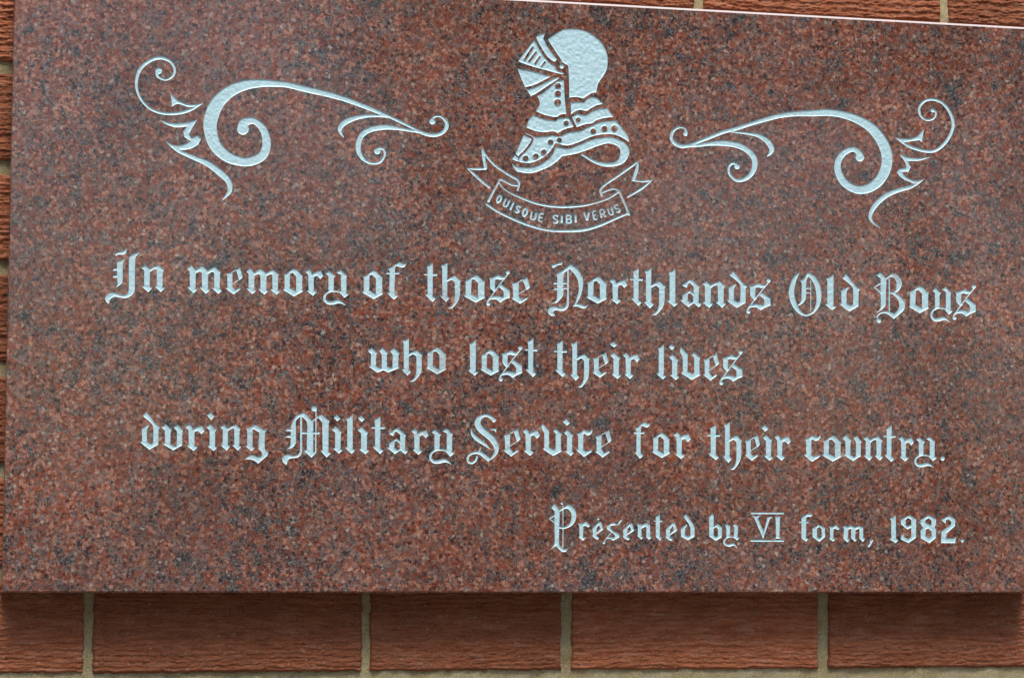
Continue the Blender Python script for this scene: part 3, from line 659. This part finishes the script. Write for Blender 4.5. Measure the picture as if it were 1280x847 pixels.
# helmet badge
def at(ox, oy, sh):
    out = []
    for s in sh:
        if s[0].endswith('c'): out.append((s[0], ox * 10 + s[1], oy * 10 + s[2], s[3]))
        else: out.append((s[0], [(ox * 10 + q[0], oy * 10 + q[1], *q[2:]) for q in s[1]]))
    return out
HA = lambda *s: at(635, 30, s); HB = lambda *s: at(635, 90, s); HC = lambda *s: at(670, 100, s); HD = lambda *s: at(635, 140, s); HE = lambda *s: at(675, 145, s)
HELMET = (HA(('s', [(498,190),(600,120),(700,68),(830,60),(950,80),(1050,130),(1150,210),(1215,310),(1245,430),(1235,560),(1190,650),(1130,740),(1102,855),(1050,862),(1000,890),(945,930),(850,912),(765,920),(763,700),(755,545),(740,512),(682,480),(660,440),(600,350),(540,260)]),
  ('s', [(350,165),(400,130),(462,118),(440,180),(500,290),(560,370),(612,440),(585,475),(540,450),(480,390),(420,300),(380,230)]),
  ('s', [(325,205),(345,230),(400,330),(460,420),(540,500),(585,520),(600,560),(640,592),(690,608),(690,630),(600,612),(450,570),(300,530),(128,470),(160,420),(250,300)]),
  ('-b', [(316,282,28),(205,452,30)]), ('-b', [(356,346,26),(262,472,26)]), ('-b', [(404,402,24),(335,502,24)]), ('-b', [(468,466,20),(415,536,20)]), ('c', 672,532,27),
  ('s', [(120,558),(300,590),(540,655),(450,700),(330,760),(215,790),(165,680)]),
  ('s', [(235,822),(350,785),(480,725),(600,670),(652,668),(600,705),(500,770),(350,870),(285,900)])) +
 HB(('s', [(697,100),(708,300),(728,520),(660,530),(610,560),(550,558),(440,530),(352,490),(395,400),(390,350),(365,302),(440,258),(560,160),(620,118)]),
  ('-c', 625,175,38), ('-c', 625,270,38), ('-c', 622,378,42),
  ('s', [(315,535),(440,582),(590,607),(640,577),(762,570),(800,640),(822,685),(720,710),(620,760),(560,740),(440,752),(340,735),(232,695),(260,600)]), ('-c', 728,638,32)) +
 HC(('s', [(435,282),(520,274),(602,280),(640,238),(700,215),(762,222),(832,300),(760,315),(690,350),(630,385),(560,372),(500,385),(438,430)]),
  ('s', [(450,462),(520,425),(620,437),(700,390),(780,362),(897,350),(972,460),(850,475),(760,500),(700,540),(620,550),(508,590),(480,525)]), ('-c', 528,497,30),
  ('s', [(-125,662),(-5,710),(90,704),(225,692),(290,705),(400,657),(560,634),(640,594),(720,560),(800,524),(900,513),(1002,508),(1080,600),(1150,700),(1166,778),(1080,722),(960,677),(830,678),(700,705),(560,765),(450,805),(370,818),(245,785),(210,840),(150,920),(50,990),(-50,1030),(-150,1033),(-250,1010),(-302,985),(-255,920),(-160,700)]),
  ('-c', 980,605,40)) +
 HD(('-b', [(190,262,14),(240,292,20),(305,330,24),(278,400,24),(215,480,24),(150,545,24),(128,596,12)]), ('-b', [(70,508,16),(130,562,18)]),
  ('-c', 220,578,36), ('-c', 348,553,36), ('-c', 448,502,36), ('-c', 532,375,34), ('-c', 642,350,32), ('-c', 1067,240,36), ('-c', 1207,210,38)) +
 HE(('s', [(-352,603),(-250,636),(-120,640),(-60,632),(40,580),(140,505),(202,380),(300,402),(365,405),(460,372),(600,310),(700,280),(800,265),(900,262),(960,280),(1060,332),(1108,400),(1115,470),(1070,560),(1000,610),(900,632),(800,630),(680,590),(580,530),(508,482),(530,470),(620,520),(720,565),(830,582),(920,578),(985,530),(1005,450),(985,390),(920,355),(840,342),(720,375),(600,420),(450,470),(300,498),(280,500),(220,560),(100,640),(-50,700),(-150,715),(-290,695)])))
RIB = (at(580,180,[('b', [(232,50,10),(236,90,34),(248,180,36),(272,300,38)]), ('b', [(232,58,8),(280,150,26),(370,250,28),(500,345,30),(600,405,30),(665,440,30)]), ('b', [(660,435,30),(690,490,28),(668,585,18)]),
   ('b', [(285,306,26),(160,310,30),(38,306,12)]), ('b', [(40,306,12),(120,370,32),(220,462,34),(322,542,34)]), ('b', [(682,518,26),(600,510,28),(520,470,28),(450,440,26),(435,470,20)]),
   ('b', [(440,475,18),(490,550,20),(600,620,22),(760,690,26),(900,740,28),(1040,770,28),(1180,783,28),(1280,785,28),(1480,770,26),(1650,732,24),(1800,680,24),(1930,600,24)]),
   ('b', [(442,460,28),(380,570,26),(300,725,28)])]) +
  at(600,210,[('b', [(76,445,26),(200,530,28),(400,630,30),(600,710,32),(800,765,34),(1000,785,34),(1280,775,34),(1500,715,32),(1740,610,30),(1870,560,28)])]) +
  at(695,195,[('b', [(786,430,30),(840,550,28),(882,650,30),(915,742,30)]), ('b', [(572,458,22),(680,416,24),(740,410,26),(790,440,30)]), ('b', [(575,505,22),(558,440,36),(572,395,28),(650,332,26),(800,232,26),(920,147,26),(1015,78,20)]),
   ('b', [(1022,66,8),(1014,150,38),(968,292,42)]), ('b', [(945,298,24),(1060,316,24),(1140,310,26),(1216,294,5)]), ('b', [(1196,302,20),(1100,385,27),(1000,450,25),(888,514,22)])]))
SANS = {'Q': [[(0.5,1,),(0.12,.75),(0,.5),(0.12,.2),(0.5,0),(0.88,.2),(1,.5),(0.88,.75),(0.5,1)], [(0.45,.72),(0.62,1.12)]],
 'U': [[(0,0),(0,.7),(.2,.95),(.5,1),(.8,.95),(1,.7),(1,0)]], 'I': [[(.5,0),(.5,1)]],
 'S': [[(1,.14),(.6,0),(.2,.08),(.06,.26),(.3,.44),(.7,.55),(.95,.74),(.75,.95),(.4,1),(0,.84)]],
 'E': [[(1,0),(0,0)],[(0,0),(0,1)],[(0,1),(1,1)],[(0,.48),(.85,.48)]],
 'B': [[(0,0),(0,1)],[(0,0),(.7,.03),(.9,.24),(.7,.45),(0,.47)],[(0,.47),(.8,.52),(1,.74),(.8,.97),(0,1)]],
 'V': [[(0,0),(.5,1)],[(.5,1),(1,0)]], 'R': [[(0,0),(0,1)],[(0,0),(.75,.03),(.95,.27),(.75,.5),(0,.52)],[(.45,.52),(1,1)]]}
# letter, centre x, centre y (tenths of px in the frame), height, width, lean angle
MOTTO = [('Q',6238,2485,96,46,24),('U',6330,2530,100,50,24),('I',6400,2572,112,8,24),('S',6472,2612,84,50,22),('Q',6563,2650,100,52,16),('U',6668,2692,96,58,12),('E',6764,2714,96,48,10),
 ('S',6944,2735,96,62,4),('I',7023,2734,100,8,1),('B',7112,2734,98,56,0),('I',7196,2730,100,8,-2),('V',7336,2698,112,66,-5),('E',7438,2684,106,42,-11),('R',7536,2664,104,56,-14),('U',7632,2632,100,48,-17),('S',7716,2602,96,56,-20)]
def sans(ch, cx, cy, hh, ww, ang, wd=25):
    a = math.radians(ang); ca, sa = math.cos(a), math.sin(a); out = []
    for st in SANS[ch]:
        pts = []
        for (x, y) in st:
            X, Y = (x - .5) * ww, (y - .5) * hh
            pts.append((cx + X * ca - Y * sa, cy + X * sa + Y * ca, wd))
        out.append(('b', pts))
    return out

# ------------------------------------------------------------------ the plaque
plq = empty('memorial_plaque', ((PX0 + PX1) / 2, 0, PZ0))
tag(plq, 'polished red granite plaque with silver blackletter inscription, knight helmet badge and scrolls on brick wall', 'memorial plaque')
D0 = direct(0, 0)
for nm, sh in (('I', 'capital I'), ('N', ''), ('O', ''), ('B', ''), ('M', ''), ('S', ''), ('P', '')):
    ox, oy, shp = CAP[nm]
    cut('capital_letter', shp, direct(ox, oy), plq, label='ornate blackletter capital ' + nm)
for L in (L1, L2, L3):
    for ch, x0, x1, y0, y1 in L: cut('letter', G_[ch], fitted(G_[ch], x0, x1, y0, y1), plq, label='blackletter letter ' + ch)
for DD in (D2, D3):
    for q in DD: cut('letter_dot', G_['dot'], fitted(G_['dot'], *q), plq)
for ch, x0, x1, y0, y1 in L4: cut('small_letter', SM[ch], fitted(SM[ch], x0, x1, y0, y1), plq, step=0.45, label='small blackletter letter ' + ch)
cut('letter_accent', [('c', 678, 281, 13)], direct(680, 620), plq)
for ch, shp in DIG[2].items(): cut('digit', shp, direct(DIG[0], DIG[1]), plq, step=0.45, label='digit ' + ch)
cut('full_stop', [('p', [(1104,550),(1130,528),(1160,550),(1130,578)])], direct(1090, 620), plq)
cut('full_stop', [('c', 1082, 526, 27)], direct(1070, 520), plq)
cut('comma', [('s', [(972,540),(1022,538),(994,590),(965,636),(943,616),(975,580)])], direct(990, 620), plq)
cut('roman_numeral', [('s', [(648,240),(738,240),(738,257),(722,266),(798,440),(840,272),(836,256),(902,250),(895,266),(875,278),(832,400),(790,528),(735,400),(680,272)])], direct(875, 620), plq, step=0.45, label='roman numeral V')
cut('roman_numeral', [('s', [(933,248),(1010,248),(1000,270),(996,400),(992,500),(1014,522),(938,524),(950,500),(948,400),(945,270)])], direct(875, 620), plq, step=0.45, label='roman numeral I')
cut('numeral_bar', [('p', [(634,198),(1050,200),(1050,220),(634,218)])], direct(875, 620), plq)
cut('numeral_bar', [('p', [(632,540),(1048,544),(1048,564),(632,562)])], direct(875, 620), plq)
cut('scroll_ornament', SCL, D0, plq, label='scroll ornament left of the helmet')
cut('scroll_ornament', SCR, D0, plq, label='scroll ornament right of the helmet')
cut('helmet_badge', HELMET, D0, plq, step=0.6, rough=0.34, label='engraved closed knight helmet in profile')
rb = cut('ribbon', RIB, D0, plq, label='motto ribbon under the helmet')
for q in MOTTO: cut('motto_letter', sans(*q), D0, rb, step=0.4, depth=0.7, label='motto letter ' + q[0])

# slab: front face pierced by the cuts, eased arris, sides and back
def slab():
    ch = 0.0017
    x0, x1, z0, z1 = PX0, PX1, PZ0, PZ1
    fx0, fx1, fz0, fz1 = [q * 1000 for q in (x0 + ch * .45, x1 - ch, z0 + ch * .9, z1 - ch * 1.15)]
    vs, es, key = [], [], {}
    def vid(p):
        k = (round(p[0], 5), round(p[1], 5))
        if k not in key: key[k] = len(vs); vs.append(Vector((float(p[0]), float(p[1]))))
        return key[k]
    for E in EDGES:
        for e in E: es.append((vid(e[:2]), vid(e[2:])))
    c = [vid(p) for p in ((fx0, fz0), (fx1, fz0), (fx1, fz1), (fx0, fz1))]
    es += [(c[i], c[(i + 1) % 4]) for i in range(4)]
    nv = len(vs)
    ov, oe, of, _, _, _ = delaunay_2d_cdt(vs, es, [], 0, 1e-5, False)
    Q = np.array([(q.x, q.y) for q in ov]); tr = np.array([f for f in of if len(f) == 3])
    cen = Q[tr].mean(1); hole = np.zeros(len(tr), bool)
    for E in EDGES:
        lo = np.minimum(E[:, :2].min(0), E[:, 2:].min(0)); hi = np.maximum(E[:, :2].max(0), E[:, 2:].max(0))
        s = np.where((cen >= lo).all(1) & (cen <= hi).all(1))[0]
        if len(s): hole[s] |= inside(cen[s], E)
    tr = tr[~hole]
    loc = np.array(plq.location)
    V = np.stack([Q[:, 0] / 1000 - loc[0], np.full(len(Q), -T), Q[:, 1] / 1000 - loc[2]], 1)
    a, b, c_ = V[tr[:, 0]], V[tr[:, 1]], V[tr[:, 2]]
    fl = np.cross(b - a, c_ - a)[:, 1] > 0; tr[fl] = tr[fl][:, ::-1]
    faces = [tuple(q) for q in tr.tolist()]; nf = len(faces)
    V = V.tolist()
    def ring(xa, xb, za, zb, y):
        k = len(V)
        for (x, zz) in ((xa, za), (xb, za), (xb, zb), (xa, zb)): V.append([x - loc[0], y, zz - loc[2]])
        return [k, k + 1, k + 2, k + 3]
    r0 = ring(x0 + ch * .45, x1 - ch, z0 + ch * .9, z1 - ch * 1.15, -T)
    r1 = ring(x0, x1, z0, z1, -T + ch)
    r2 = ring(x0, x1, z0, z1, 0.001)
    for i in range(4): faces.append((r0[i], r1[i], r1[(i + 1) % 4], r0[(i + 1) % 4]))
    n1 = len(faces)
    for i in range(4): faces.append((r1[i], r2[i], r2[(i + 1) % 4], r1[(i + 1) % 4]))
    faces.append((r2[0], r2[1], r2[2], r2[3]))
    me = bpy.data.meshes.new('slab'); me.from_pydata(V, [], faces)
    me.materials.append(GRANITE); me.materials.append(EDGE_HIGHLIGHT)
    me.polygons.foreach_set('material_index', [1 if i in (nf + 2, nf + 1) else 0 for i in range(len(faces))])
    me.update()
    o = bpy.data.objects.new('slab', me); COL.objects.link(o); o.parent = plq
slab()
print('tris', sum(len(o.data.polygons) for o in bpy.data.objects if o.type == 'MESH'))
